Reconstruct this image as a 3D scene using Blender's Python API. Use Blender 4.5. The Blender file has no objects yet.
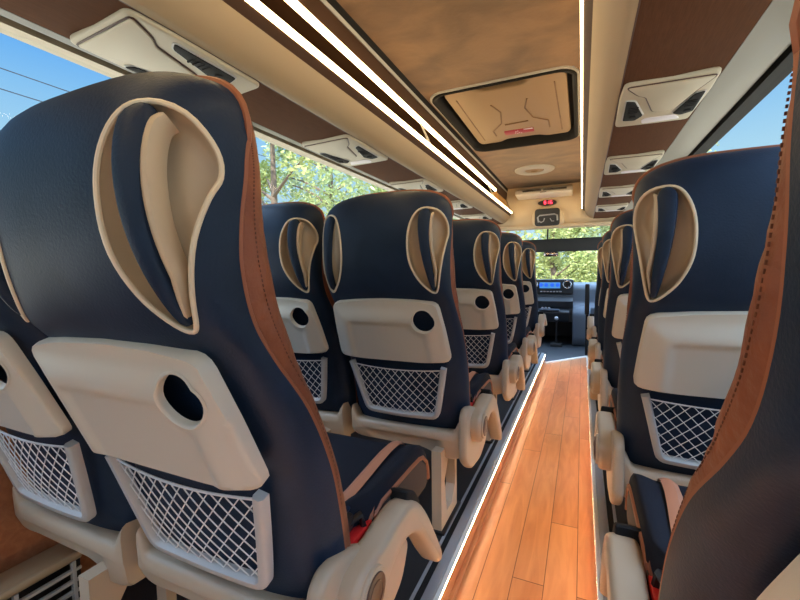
import bpy, bmesh, math, random
from mathutils import Vector, Matrix
from mathutils.geometry import delaunay_2d_cdt
C = bpy.context.scene.collection
R = math.radians
CX = -0.36            # centre line of the coach
H = 0.98              # camera height above the aisle floor
PL = 0.095            # seat platform above the aisle floor
random.seed(7)

# ------------------------------------------------------------------ materials
def mat(name, col, rough=.5, metal=0, spec=.5, bump=None, vary=None, emit=None, coat=0, sheen=0):
    m = bpy.data.materials.new(name); m.use_nodes = True
    nt = m.node_tree; b = nt.nodes['Principled BSDF']
    b.inputs['Base Color'].default_value = (*col, 1)
    b.inputs['Roughness'].default_value = rough; b.inputs['Metallic'].default_value = metal
    b.inputs['Specular IOR Level'].default_value = spec
    b.inputs['Coat Weight'].default_value = coat; b.inputs['Sheen Weight'].default_value = sheen
    tc = nt.nodes.new('ShaderNodeTexCoord')
    if bump:
        scale, strength, dist = bump
        n = nt.nodes.new('ShaderNodeTexNoise'); n.inputs['Scale'].default_value = scale; n.inputs['Detail'].default_value = 4
        nt.links.new(tc.outputs['Object'], n.inputs['Vector'])
        bp = nt.nodes.new('ShaderNodeBump'); bp.inputs['Strength'].default_value = strength; bp.inputs['Distance'].default_value = dist
        nt.links.new(n.outputs['Fac'], bp.inputs['Height']); nt.links.new(bp.outputs['Normal'], b.inputs['Normal'])
    if vary:
        c2, scale, sc3 = vary
        mp = nt.nodes.new('ShaderNodeMapping'); mp.inputs['Scale'].default_value = sc3
        nt.links.new(tc.outputs['Object'], mp.inputs['Vector'])
        n = nt.nodes.new('ShaderNodeTexNoise'); n.inputs['Scale'].default_value = scale; n.inputs['Detail'].default_value = 6
        n.inputs['Distortion'].default_value = .6
        nt.links.new(mp.outputs['Vector'], n.inputs['Vector'])
        r = nt.nodes.new('ShaderNodeValToRGB'); r.color_ramp.elements[0].position = .35; r.color_ramp.elements[1].position = .65
        r.color_ramp.elements[0].color = (*col, 1); r.color_ramp.elements[1].color = (*c2, 1)
        nt.links.new(n.outputs['Fac'], r.inputs['Fac']); nt.links.new(r.outputs['Color'], b.inputs['Base Color'])
    if emit:
        b.inputs['Emission Color'].default_value = (*emit[0], 1); b.inputs['Emission Strength'].default_value = emit[1]
    return m
M = {}
M['navy'] = mat('navy leather', (.011,.023,.048), .5, spec=.2, bump=(260,.35,.0015), vary=((.015,.030,.062),9,(1,1,1)))
M['orange'] = mat('orange leather', (.30,.092,.038), .50, spec=.4, bump=(38,.8,.006), vary=((.22,.065,.028),12,(1,1,1)))
M['thread'] = mat('dark orange thread', (.13,.04,.018), .7)
M['piping'] = mat('orange piping', (.33,.105,.045), .55)
M['peach'] = mat('peach leather', (.52,.22,.125), .5, bump=(250,.3,.001))
M['fabric'] = mat('dark woven seat fabric', (.010,.012,.020), .75, spec=.2, bump=(900,.4,.001))
M['beige'] = mat('beige moulded plastic', (.48,.37,.26), .42, spec=.45, bump=(700,.12,.0006))
M['tray'] = mat('light beige tray plastic', (.66,.60,.495), .36, spec=.5, bump=(800,.12,.0005))
M['frame'] = mat('greige pocket plastic', (.50,.49,.47), .42)
M['net'] = mat('pale grey net cord', (.80,.78,.75), .7)
M['rim'] = mat('pale tan rim', (.74,.61,.44), .38)
M['recess'] = mat('tan handle plastic', (.56,.43,.29), .42)
M['brown'] = mat('dark brown badge', (.075,.035,.025), .35)
M['black'] = mat('black plastic', (.012,.012,.014), .38)
M['rubber'] = mat('black rubber', (.012,.012,.013), .75, spec=.25)
M['endlit'] = mat('led-lit rack end', (.62,.32,.10), .5)  # rack end wall, orange glow of the light strip put into its colour
M['hatch'] = mat('tan hatch plastic', (.36,.245,.145), .5)
M['red'] = mat('red button', (.62,.02,.02), .35)
M['darkside'] = mat('dark brown cushion side', (.05,.032,.027), .7)
M['platform'] = mat('dark platform vinyl', (.018,.017,.018), .6, bump=(120,.2,.001))
M['silver'] = mat('brushed aluminium', (.40,.42,.45), .42, metal=.4)
M['whitestrip'] = mat('white edge strip', (.85,.83,.78), .4)
M['cove'] = mat('warm beige headliner', (.40,.285,.165), .6, bump=(500,.1,.0005))
M['trimg'] = mat('greige window trim', (.17,.15,.12), .55)
M['panelbrown'] = mat('brown grained panel', (.105,.040,.016), .8, spec=.12, vary=((.082,.031,.012),14,(40,1.5,40)), bump=(300,.2,.0006))
M['railbrown'] = mat('dark brown rail', (.07,.035,.02), .6, spec=.2)
M['rackin'] = mat('rack lining', (.16,.075,.03), .6)
M['suede'] = mat('brushed suede ceiling', (.24,.128,.058), .85, spec=.2, vary=((.14,.072,.031),4.2,(1,1.4,1)), bump=(60,.25,.003), sheen=.3)
M['fabricwall'] = mat('orange brown wall cloth', (.42,.165,.07), .9, bump=(500,.6,.002), vary=((.34,.125,.052),60,(1,1,1)))
M['led'] = mat('warm led', (1,.9,.7), .5, emit=((1,.72,.36), 7.5))
M['ledfloor'] = mat('floor edge led', (1,.9,.7), .5, emit=((1,.72,.40), 42))
M['dash'] = mat('blue grey dashboard', (.10,.13,.17), .55, bump=(400,.2,.0008))
M['dashdark'] = mat('dark dashboard', (.022,.027,.034), .5)
M['chrome'] = mat('satin chrome', (.8,.8,.82), .25, metal=1)
M['screen'] = mat('lit display', (.02,.05,.1), .2, emit=((.08,.30,.75), .5))
M['icon'] = mat('display icon', (.02,.05,.3), .2, emit=((.02,.10,.55), .8))
M['redled'] = mat('red clock digit', (.8,.02,.03), .3, emit=((1,.05,.10), 3))
M['white'] = mat('white plastic', (.72,.68,.61), .45)
M['sticker'] = mat('red sticker', (.42,.012,.03), .35)
M['paper'] = mat('white print', (.8,.76,.8), .4)
M['bark'] = mat('bark', (.12,.085,.06), .9, bump=(30,.8,.03))
M['ground'] = mat('pale gravel', (.36,.29,.20), .95, vary=((.42,.34,.24),.6,(1,1,1)))
M['mirror'] = mat('mirror', (.75,.6,.55), .08, metal=1)
M['cable'] = mat('cable', (.015,.02,.03), .6)
def wood():
    m = mat('laminate plank floor', (.5,.2,.08), .28, spec=.5)
    nt = m.node_tree; N = nt.nodes; L = nt.links; b = N['Principled BSDF']
    tc = N.new('ShaderNodeTexCoord')
    sp = N.new('ShaderNodeSeparateXYZ'); L.new(tc.outputs['Object'], sp.inputs[0])
    def math_(op, a, bb=None):
        n = N.new('ShaderNodeMath'); n.operation = op
        for i, q in enumerate((a, bb)):
            if q is None: continue
            if isinstance(q, (int, float)): n.inputs[i].default_value = q
            else: L.new(q, n.inputs[i])
        return n.outputs[0]
    xs = math_('DIVIDE', sp.outputs[0], .0945); row = math_('FLOOR', xs); fr = math_('FRACT', xs)
    off = math_('MULTIPLY', math_('FRACT', math_('MULTIPLY', math_('SINE', math_('MULTIPLY', row, 12.9)), 43.7)), 1.3)
    ys = math_('DIVIDE', math_('ADD', sp.outputs[1], off), 1.25); yf = math_('FRACT', ys); yr = math_('FLOOR', ys)
    seam = math_('MAXIMUM', math_('LESS_THAN', fr, .022), math_('LESS_THAN', yf, .0022))
    rnd = math_('FRACT', math_('MULTIPLY', math_('SINE', math_('ADD', math_('MULTIPLY', row, 7.3), math_('MULTIPLY', yr, 3.1))), 91.7))
    cb = N.new('ShaderNodeCombineXYZ'); L.new(math_('ADD', sp.outputs[0], math_('MULTIPLY', rnd, 5)), cb.inputs[0]); L.new(sp.outputs[1], cb.inputs[1]); L.new(row, cb.inputs[2])
    mp = N.new('ShaderNodeMapping'); mp.inputs['Scale'].default_value = (18, 2.0, 1); L.new(cb.outputs[0], mp.inputs[0])
    n1 = N.new('ShaderNodeTexNoise'); n1.inputs['Scale'].default_value = 1.3; n1.inputs['Detail'].default_value = 7; n1.inputs['Distortion'].default_value = 1.6
    L.new(mp.outputs[0], n1.inputs['Vector'])
    r = N.new('ShaderNodeValToRGB'); r.color_ramp.elements[0].position = .25; r.color_ramp.elements[1].position = .75
    r.color_ramp.elements[0].color = (.52,.205,.088,1); r.color_ramp.elements[1].color = (.72,.335,.155,1)
    L.new(math_('ADD', n1.outputs['Fac'], math_('MULTIPLY', math_('SUBTRACT', rnd, .5), .35)), r.inputs['Fac'])
    mx = N.new('ShaderNodeMixRGB'); L.new(seam, mx.inputs[0]); L.new(r.outputs[0], mx.inputs[1]); mx.inputs[2].default_value = (.10,.035,.016,1)
    L.new(mx.outputs[0], b.inputs['Base Color'])
    return m
M['bulk'] = mat('pale bulkhead moulding', (.66,.52,.34), .5)
M['podb'] = mat('beige overhead plastic', (.50,.43,.31), .42)
M['wood'] = wood()
def glass(name, tint):
    m = bpy.data.materials.new(name); m.use_nodes = True; nt = m.node_tree; nt.nodes.clear()
    o = nt.nodes.new('ShaderNodeOutputMaterial'); mix = nt.nodes.new('ShaderNodeMixShader'); t = nt.nodes.new('ShaderNodeBsdfTransparent'); g = nt.nodes.new('ShaderNodeBsdfGlossy')
    t.inputs[0].default_value = (*tint, 1); g.inputs['Roughness'].default_value = .02
    mix.inputs[0].default_value = .003
    nt.links.new(t.outputs[0], mix.inputs[1]); nt.links.new(g.outputs[0], mix.inputs[2]); nt.links.new(mix.outputs[0], o.inputs[0])
    return m
M['glass'] = glass('window glass', (.93,.95,.95))
def leafmat(name, c1, c2):
    m = bpy.data.materials.new(name); m.use_nodes = True; nt = m.node_tree; nt.nodes.clear(); L = nt.links
    o = nt.nodes.new('ShaderNodeOutputMaterial'); mix = nt.nodes.new('ShaderNodeMixShader'); d = nt.nodes.new('ShaderNodeBsdfDiffuse'); t = nt.nodes.new('ShaderNodeBsdfTranslucent')
    tc = nt.nodes.new('ShaderNodeTexCoord'); n = nt.nodes.new('ShaderNodeTexNoise'); n.inputs['Scale'].default_value = 1.8; n.inputs['Detail'].default_value = 5
    r = nt.nodes.new('ShaderNodeValToRGB'); r.color_ramp.elements[0].position = .3; r.color_ramp.elements[1].position = .7
    r.color_ramp.elements[0].color = (*c1, 1); r.color_ramp.elements[1].color = (*c2, 1)
    L.new(tc.outputs['Object'], n.inputs[0]); L.new(n.outputs['Fac'], r.inputs[0]); L.new(r.outputs[0], d.inputs[0]); L.new(r.outputs[0], t.inputs[0])
    mix.inputs[0].default_value = .35
    L.new(d.outputs[0], mix.inputs[1]); L.new(t.outputs[0], mix.inputs[2]); L.new(mix.outputs[0], o.inputs[0])
    return m
M['leaf'] = leafmat('leaves', (.18,.24,.07), (.46,.47,.21))
M['leaf2'] = leafmat('bluish leaves', (.19,.26,.12), (.45,.49,.29))

# ------------------------------------------------------------------ mesh helpers
def obj(name, bm, material, parent=None, loc=None, sharp=38, flat=False):
    bmesh.ops.remove_doubles(bm, verts=bm.verts, dist=1e-5)
    bmesh.ops.recalc_face_normals(bm, faces=bm.faces)
    if not flat:
        for f in bm.faces: f.smooth = True
        for e in bm.edges:
            if len(e.link_faces) == 2 and e.calc_face_angle(0) > R(sharp): e.smooth = False
    me = bpy.data.meshes.new(name); bm.to_mesh(me); bm.free()
    for mm in (material if isinstance(material, (list, tuple)) else [material]): me.materials.append(M[mm])
    o = bpy.data.objects.new(name, me); C.objects.link(o)
    if parent: o.parent = parent
    if loc: o.location = loc
    return o
def empty(name, loc, label, cat, group=None):
    o = bpy.data.objects.new(name, None); C.objects.link(o); o.location = loc; o.empty_display_size = .1
    o['label'] = label; o['category'] = cat
    if group: o['group'] = group
    return o
def tag(o, label, cat, group=None):
    o['label'] = label; o['category'] = cat
    if group: o['group'] = group
    return o
def struct(name, bm, material, **k):
    o = obj(name, bm, material, **k); o['kind'] = 'structure'; return o
def box(bm, x0, x1, y0, y1, z0, z1, bev=0, seg=2):
    vs = [bm.verts.new((x, y, z)) for x in (x0, x1) for y in (y0, y1) for z in (z0, z1)]
    fs = [(0,1,3,2),(4,6,7,5),(0,4,5,1),(2,3,7,6),(0,2,6,4),(1,5,7,3)]
    faces = [bm.faces.new([vs[i] for i in f]) for f in fs]
    if bev:
        es = list({e for f in faces for e in f.edges})
        bmesh.ops.bevel(bm, geom=es, offset=bev, segments=seg, profile=.5, affect='EDGES')
    return vs
def nb(): return bmesh.new()
def bx(*a, **k):
    bm = nb(); box(bm, *a, **k); return bm
def tube(bm, pts, r, n=8, closed=False, cap=True):
    pts = [Vector(p) for p in pts]; N = len(pts); rings = []
    rs = r if isinstance(r, (list, tuple)) else [r]*N
    up = None
    for i, p in enumerate(pts):
        a = pts[(i-1) % N] if (closed or i > 0) else p
        b = pts[(i+1) % N] if (closed or i < N-1) else p
        t = (b-a).normalized()
        if up is None:
            up = t.orthogonal().normalized()
        up = (up - t*up.dot(t))
        up = up.normalized() if up.length > 1e-6 else t.orthogonal().normalized()
        sd = t.cross(up)
        rings.append([bm.verts.new(p + (up*math.cos(2*math.pi*k/n) + sd*math.sin(2*math.pi*k/n))*rs[i]) for k in range(n)])
    for i in range(N if closed else N-1):
        a, b = rings[i], rings[(i+1) % N]
        sh = 0
        if closed and i == N-1:
            sh = min(range(n), key=lambda q: (a[0].co-b[q].co).length)
        for k in range(n): bm.faces.new((a[k], a[(k+1) % n], b[(k+1+sh) % n], b[(k+sh) % n]))
    if cap and not closed:
        bm.faces.new(rings[0][::-1]); bm.faces.new(rings[-1])
def cr(pts, t, closed=False):
    """Catmull-Rom value at float index t"""
    n = len(pts); i = int(math.floor(t)); f = t - i
    if not closed:
        if i >= n-1: i, f = n-2, 1.0
        if i < 0: i, f = 0, 0.0
    g = (lambda k: pts[k % n]) if closed else (lambda k: pts[max(0, min(n-1, k))])
    p0, p1, p2, p3 = g(i-1), g(i), g(i+1), g(i+2)
    def c(a, b, cc, d): return .5*((2*b) + (-a+cc)*f + (2*a-5*b+4*cc-d)*f*f + (-a+3*b-3*cc+d)*f**3)
    if isinstance(p0, (int, float)): return c(p0, p1, p2, p3)
    return tuple(c(a, b, cc, d) for a, b, cc, d in zip(p0, p1, p2, p3))
def spline(pts, k, closed=False):
    n = len(pts); m = n*k if closed else (n-1)*k+1
    return [cr(pts, i/k, closed) for i in range(m)]
def inset(poly, d):
    n = len(poly); out = []
    A = sum(poly[i][0]*poly[(i+1) % n][1]-poly[(i+1) % n][0]*poly[i][1] for i in range(n))
    s = 1 if A > 0 else -1
    for i in range(n):
        p, a, b = Vector(poly[i]), Vector(poly[i-1]), Vector(poly[(i+1) % n])
        t = (b-a).normalized()
        nrm = Vector((-t.y, t.x))*s
        out.append((p.x+nrm.x*d, p.y+nrm.y*d))
    return out
def extrude(bm, poly, lo, hi, bev=.006, axis='x', seg=3, caps=(True, True)):
    """poly in the plane across axis, from lo to hi, with rounded rims"""
    def P(u, v, w):
        return {'x': (w, u, v), 'y': (u, w, v), 'z': (u, v, w)}[axis]
    rings = []; secs = []
    for k in range(seg+1):
        a = math.pi/2*k/seg; secs.append((lo+bev*(1-math.sin(a)), bev*(1-math.cos(a))))
    secs = secs[::-1] if False else sorted([(lo + bev*(1-math.cos(math.pi/2*k/seg)), bev*(1-math.sin(math.pi/2*k/seg))) for k in range(seg+1)])
    secs += [(hi - (w-lo), d) for w, d in reversed(secs)]
    for w, d in secs:
        q = inset(poly, d) if d > 1e-6 else poly
        rings.append([bm.verts.new(P(u, v, w)) for u, v in q])
    n = len(poly)
    for a, b in zip(rings, rings[1:]):
        for i in range(n): bm.faces.new((a[i], a[(i+1) % n], b[(i+1) % n], b[i]))
    if caps[0]: bm.faces.new(rings[0][::-1])
    if caps[1]: bm.faces.new(rings[-1])
def circ(cx, cy, r, n=24, ry=None):
    ry = ry or r
    return [(cx+r*math.cos(2*math.pi*i/n), cy+ry*math.sin(2*math.pi*i/n)) for i in range(n)]
def rrect(x0, x1, y0, y1, r, n=5):
    out = []
    for cx, cy, a in ((x1-r, y1-r, 0), (x0+r, y1-r, 90), (x0+r, y0+r, 180), (x1-r, y0+r, 270)):
        for k in range(n+1):
            t = R(a+90*k/n); out.append((cx+r*math.cos(t), cy+r*math.sin(t)))
    return out
def rpoly(pts, r, n=4):
    """round the corners of a polygon"""
    out = []; N = len(pts)
    for i in range(N):
        p, a, b = Vector(pts[i]), Vector(pts[i-1]), Vector(pts[(i+1) % N])
        d = min(r, (a-p).length*.45, (b-p).length*.45)
        s, e = p+(a-p).normalized()*d, p+(b-p).normalized()*d
        for k in range(n+1):
            t = k/n; q = s*(1-t)**2 + p*2*t*(1-t) + e*t*t; out.append((q.x, q.y))
    return out
def grid(bm, rows, closed=False):
    vs = [[bm.verts.new(p) for p in r] for r in rows]
    for a, b in zip(vs, vs[1:]):
        n = len(a)
        for i in range(n if closed else n-1): bm.faces.new((a[i], a[(i+1) % n], b[(i+1) % n], b[i]))
    return vs
def prism(bm, prof, y0, y1, cap=True):
    """closed profile (x,z) run along y"""
    a = [bm.verts.new((x, y0, z)) for x, z in prof]; b = [bm.verts.new((x, y1, z)) for x, z in prof]; n = len(prof)
    for i in range(n): bm.faces.new((a[i], a[(i+1) % n], b[(i+1) % n], b[i]))
    if cap: bm.faces.new(a[::-1]); bm.faces.new(b)
def sheet(prof, t):
    """open profile thickened to a closed one"""
    out = []
    n = len(prof)
    for i in range(n):
        a = Vector(prof[max(0, i-1)]); b = Vector(prof[min(n-1, i+1)]); d = (b-a).normalized()
        out.append((prof[i][0]-d.y*t, prof[i][1]+d.x*t))
    return list(prof)+out[::-1]
def inside(p, poly):
    x, y = p; r = False; n = len(poly)
    for i in range(n):
        x1, y1 = poly[i]; x2, y2 = poly[(i+1) % n]
        if (y1 > y) != (y2 > y) and x < (x2-x1)*(y-y1)/(y2-y1)+x1: r = not r
    return r
def pdist(p, poly):
    d = 9
    for i in range(len(poly)):
        a, b = Vector(poly[i]), Vector(poly[(i+1) % len(poly)]); q = Vector(p); e = b-a
        t = max(0, min(1, (q-a).dot(e)/max(1e-12, e.dot(e)))); d = min(d, (q-a-e*t).length)
    return d

# ------------------------------------------------------------------ the coach seat
Bp = [(.060,.300),(.036,.345),(.014,.400),(-.012,.500),(-.038,.590),(-.075,.690),(-.109,.778),(-.151,.835),(-.178,.905),(-.187,.980),(-.181,1.050),(-.158,1.104),(-.118,1.133),(-.072,1.142)]
Ep = [(.112,.300),(.106,.345),(.098,.400),(.080,.500),(.057,.590),(.012,.690),(-.048,.778),(-.077,.832),(-.091,.895),(-.089,.953),(-.081,.998),(-.077,1.026),(-.073,1.042),(-.069,1.050)]
Fp = [(.195,.330),(.190,.365),(.178,.410),(.150,.500),(.118,.590),(.074,.690),(.036,.780),(.012,.845),(-.006,.920),(-.014,.990),(-.018,1.060),(-.028,1.105),(-.046,1.132),(-.072,1.142)]
Wp = [.208,.216,.221,.2235,.2235,.221,.215,.212,.212,.213,.214,.214,.213,.212]
NV = len(Bp)-1
_NE = 2.6
def _mk(_NE):
    q = []; L = 0; last = None
    for i in range(401):
        a = math.pi/2*i/400; x = math.sin(a)**(2/_NE); g = math.cos(a)**(2/_NE) if i < 400 else 0
        p = (x*.21, g*.1)
        if last: L += math.dist(p, last)
        last = p; q.append((L, x, g))
    return [(l/L, x, g) for l, x, g in q]
_TABS = [_mk(2.6), _mk(3.8), _mk(3.1)]
def sec(s, t=0):
    k, a, b = (max(0, min(1, (t-4.8)/1.7)), 0, 1) if t < 9 else (max(0, min(1, (t-9.5)/3.2)), 1, 2)
    (x0, g0), (x1, g1) = _sec(s, _TABS[a]), _sec(s, _TABS[b])
    return x0*(1-k)+x1*k, g0*(1-k)+g1*k
def _sec(s, _tab):
    a = abs(s); lo, hi = 0, 400
    while hi-lo > 1:
        m = (lo+hi)//2
        if _tab[m][0] <= a: lo = m
        else: hi = m
    t = (a-_tab[lo][0])/max(1e-9, _tab[hi][0]-_tab[lo][0]); t = max(0, min(1, t))
    x = _tab[lo][1]*(1-t)+_tab[hi][1]*t; g = _tab[lo][2]*(1-t)+_tab[hi][2]*t
    return (x if s >= 0 else -x), g
_bl = [0]
for i in range(1, 131):
    _bl.append(_bl[-1]+math.dist(cr(Bp, i*NV/130), cr(Bp, (i-1)*NV/130)))
BL = _bl[-1]
def vt(v):
    """arclength fraction -> profile index"""
    x = max(0, min(1, v))*BL; i = 0
    while i < 129 and _bl[i+1] < x: i += 1
    return (i+(x-_bl[i])/(_bl[i+1]-_bl[i]))*NV/130
def back(s, v):
    t = vt(v); b = cr(Bp, t); e = cr(Ep, t); w = cr(Wp, t); q, g = sec(s, t)
    return Vector((w*q, e[0]+(b[0]-e[0])*g, e[1]+(b[1]-e[1])*g))
def bnorm(s, v):
    e = .004
    a = back(min(1, s+e), v)-back(max(-1, s-e), v); b = back(s, min(1, v+e))-back(s, max(0, v-e))
    n = a.cross(b).normalized()          # outward: towards -y
    if n.dot(back(s, v)-Vector((0, cr(Fp, vt(v))[0], back(s, v).z))) < 0: n = -n
    return n
def zv(z):
    """B height -> v"""
    lo, hi = 0., 1.
    for _ in range(40):
        m = (lo+hi)/2
        if cr(Bp, vt(m))[1] < z: lo = m
        else: hi = m
    return (lo+hi)/2
SX = .28                                     # arclength of half a section, makes the parameter plane even
TEAR = [(.57,1.078),(.48,1.058),(.42,1.015),(.403,.965),(.42,.915),(.485,.870),(.57,.840),(.64,.826),(.685,.834),(.725,.87),(.785,.935),(.85,.99),(.895,1.028),(.865,1.062),(.74,1.082)]
_zc = {}
def tearpts(side, k=4):
    return [(side*s*SX, zv(z)*BL) for s, z in spline(TEAR, k, True)]
def shell_bm():
    bm = nb(); NS, NVv = 44, 60
    holes = [tearpts(1), tearpts(-1)]
    V = []
    for h in holes: V += h
    ed = []; k0 = 0
    for h in holes:
        ed += [(k0+i, k0+(i+1) % len(h)) for i in range(len(h))]; k0 += len(h)
    for i in range(NS+1):
        for j in range(NVv+1):
            p = ((-1+2*i/NS)*SX, j/NVv*BL)
            if any(inside(p, h) or pdist(p, h) < .005 for h in holes): continue
            V.append(p)
    vs, es, fs, *_ = delaunay_2d_cdt([Vector(p) for p in V], ed, [], 0, 1e-6)
    bv = [bm.verts.new(back(max(-1, min(1, p[0]/SX)), p[1]/BL)) for p in vs]
    for f in fs:
        c = sum((vs[i] for i in f), Vector((0, 0)))/len(f)
        if any(inside(c, h) for h in holes): continue
        try: bm.faces.new([bv[i] for i in f])
        except ValueError: pass
    return bm
def front_pt(s, t):
    e = cr(Ep, t); fpt = cr(Fp, t); w = cr(Wp, t); q, g = sec(s, t)
    return Vector((w*q, e[0]+(fpt[0]-e[0])*g, e[1]+(fpt[1]-e[1])*g))
def front_bm():
    bm = nb(); rows = []
    for j in range(0, 53):
        t = NV*j/52; rows.append([front_pt(-.74+1.48*i/24, t) - Vector((0, .006*math.cos((i-12)/12*math.pi/2)**.3 if abs(i-12) < 12 else 0, 0))*0 for i in range(25)])
    grid(bm, rows); return bm
def bamp(t): return cr([.001,.001,.001,.002,.003,.005,.007,.008,.007,.0045,.003,.002,.0015,.001], t)
def bolster_bm(side):
    bm = nb(); rows = []
    for j in range(0, 79):
        t = NV*j/78; r = []
        amp = bamp(t)
        for i in range(13):
            u = i/12; s = side*(1-(.07+.21*max(0, min(1, (t-1.5)/4)))*u); p = front_pt(s, t)
            c = Vector((0, p.y, p.z)); out = Vector((side, .25, .35*max(0, (t-9)/4))).normalized()
            wr = 1+.10*math.sin(j*1.3+3*math.sin(j*.37)+2*u)+.12*math.sin(j*.61+5*u)
            r.append(p+out*amp*math.sin(math.pi*u)**.7*wr-Vector((side*(.008+.010*max(0, min(1, (t-8)/2)))*(1-u)*min(1, (NV-t)/.6), 0, 0)))
        rows.append(r)
    grid(bm, rows); return bm
def stitch_bm(side):
    bm = nb()
    for j in range(0, 110):
        t = 3+(NV-3)*j/110; t2 = 3+(NV-3)*(j+.55)/110
        pts = []
        for q in (t, t2):
            amp = bamp(q); u = .42
            p = front_pt(side*(1-(.07+.21*max(0, min(1, (q-1.5)/4)))*u), q)
            pts.append(p+Vector((side, .25, .35*max(0, (q-9)/4))).normalized()*(amp*.98)-Vector((side*.008*.58*min(1, (NV-q)/.6), 0, 0)))
        tube(bm, pts, .0008, 4)
    return bm
def piping_bm():
    bm = nb()
    for off in (0,):
        a = [back(1, 0)*1]
        left = [back(-1, v/60) for v in range(2, 61)]
        ridge = [back(-1+2*i/36, 1) for i in range(1, 36)]
        right = [back(1, v/60) for v in range(60, 1, -1)]
        pts = [Vector((p.x-math.copysign(min(.0045, abs(p.x)*.1), p.x), p.y+.005, p.z)) for p in left]+[p+Vector((0, .002, 0)) for p in ridge]+[Vector((p.x-math.copysign(.0045, p.x), p.y+.005, p.z)) for p in right]
        n_ = len(left); tube(bm, pts, [.0042]*(n_-6)+[.0042+.0018*k/11 for k in range(12)]+[.006]*(len(pts)-2*n_-12)+[.006-.0018*k/11 for k in range(12)]+[.0042]*(n_-6), 6)
    return bm
def handle_recess_bm(side):
    bm = nb(); P = [(x/SX, y/BL) for x, y in tearpts(side)]
    c = (side*.625, zv(.968)); rings = []
    for t, d in ((1, 0), (.985, .008), (.955, .020), (.90, .031), (.80, .039), (.62, .043), (.42, .044), (.2, .044)):
        rg = []
        for s, v in P:
            ss, vv = c[0]+(s-c[0])*t, c[1]+(v-c[1])*t
            n = bnorm(ss, vv); n2 = (bnorm(side*.62, zv(.97))*.75+n*.25).normalized()
            rg.append(back(ss, vv)-n2*d)
        rings.append(rg)
    vs = grid(bm, rings, True); bm.faces.new(vs[-1])
    return bm
def handle_rim_bm(side):
    bm = nb(); tube(bm, [back(x/SX, y/BL)+bnorm(x/SX, y/BL)*.0002 for x, y in tearpts(side)], .0032, 8, True); return bm
def strip_along(path, wfun, thick, lift, side, shift=0):
    """a bar following (s,z) points on the shell"""
    bm = nb(); rows = []; n = len(path)
    for i, (s, z) in enumerate(path):
        v = zv(z); p = back(side*s, v); nn = bnorm(side*s, v)
        s2, z2 = path[min(n-1, i+1)]; s1, z1 = path[max(0, i-1)]
        t = (back(side*s2, zv(z2))-back(side*s1, zv(z1))).normalized(); b = t.cross(nn).normalized()
        if b.x*side < 0: b = -b
        w = wfun(i/(n-1)); u = i/(n-1)
        l = lift*math.sin(math.pi*min(1, max(0, u)))**.6
        c = p+nn*l+b*shift*min(1, 4*(1-u))
        r = []
        for k in range(12):
            a = 2*math.pi*k/12; ca, sa = math.cos(a), math.sin(a)
            r.append(c+b*(w/2*math.copysign(abs(ca)**.7, ca))+nn*(thick/2*math.copysign(abs(sa)**.7, sa)-thick/2))
        rows.append(r)
    vs = grid(bm, rows, True); bm.faces.new(vs[0][::-1]); bm.faces.new(vs[-1]); return bm
BAR = spline([(.615,1.077),(.585,1.054),(.580,1.01),(.592,.96),(.615,.91),(.635,.866),(.648,.833)], 4)
def bar_bm(side): return strip_along(BAR, lambda u: .012+.030*min(1, u*7)*(1-u)**.8, .022, .015, side)
def barin_bm(side): return strip_along(BAR, lambda u: .006+.010*min(1, u*5)*(1-u)**.8, .032, .010, side, .018)

# tray: drawn in its own plane (u across, k down the slope 0..1)
TT, TB = Vector((0, -.1310, .7930)), Vector((0, -.0595, .6010))
TD = (TB-TT); TN = Vector((0, TD.z, -TD.y)).normalized()      # towards the back (-y)
if TN.y > 0: TN = -TN
TL = TD.length; TDn = TD/TL
def tp(u, k, h=0): return TT+TDn*k+Vector((u, 0, 0))+TN*h
TRAY = rpoly([(-.183,.006),(-.10,-.006),(.0,-.011),(.10,-.008),(.180,.004),(.193,.10),(.201,TL-.004),(.10,TL+.001),(-.10,TL+.001),(-.199,TL-.004),(-.192,.10)], .018, 3)
CUP = (.135,.056); CR = .0370
def sstep(x): x = max(0, min(1, x)); return x*x*(3-2*x)
def tray_h(u, k):
    top = sstep((k-.006)/.052); side = sstep((.196-abs(u)-.0)/.055); bot = 1
    base = .004*sstep((.2-abs(u))/.012)
    plate = min(top, side)
    return base+.014*plate - .006*sstep((k-.064)/.010)*sstep((.142-abs(u))/.02)*sstep((math.hypot(u-CUP[0], k-CUP[1])-CR*1.08)/.02)
def tray_bm():
    bm = nb(); hole = circ(CUP[0], CUP[1], CR, 32)
    outl = TRAY
    V = list(hole)+list(outl); ed = [(i, (i+1) % 32) for i in range(32)]+[(32+i, 32+(i+1) % len(outl)) for i in range(len(outl))]
    for i in range(61):
        for j in range(34):
            p = (-.21+.42*i/60, -.012+(TL+.02)*j/33)
            if inside(p, outl) and pdist(p, outl) > .003 and not inside(p, hole) and pdist(p, hole) > .003: V.append(p)
    vs, es, fs, *_ = delaunay_2d_cdt([Vector(p) for p in V], ed, [], 0, 1e-6)
    bv = [bm.verts.new(tp(p[0], p[1], tray_h(p[0], p[1]))) for p in vs]
    for f in fs:
        c = sum((vs[i] for i in f), Vector((0, 0)))/len(f)
        if inside(c, hole) or not inside(c, outl): continue
        bm.faces.new([bv[i] for i in f])
    # rim of the tray and wall of the cup hole
    rows = [[tp(u, k, tray_h(u, k)) for u, k in outl], [tp(u, k, -.003) for u, k in inset(outl, -.0025)], [tp(u, k, -.016) for u, k in inset(outl, -.002)]]
    grid(bm, rows, True)
    return bm
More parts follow.
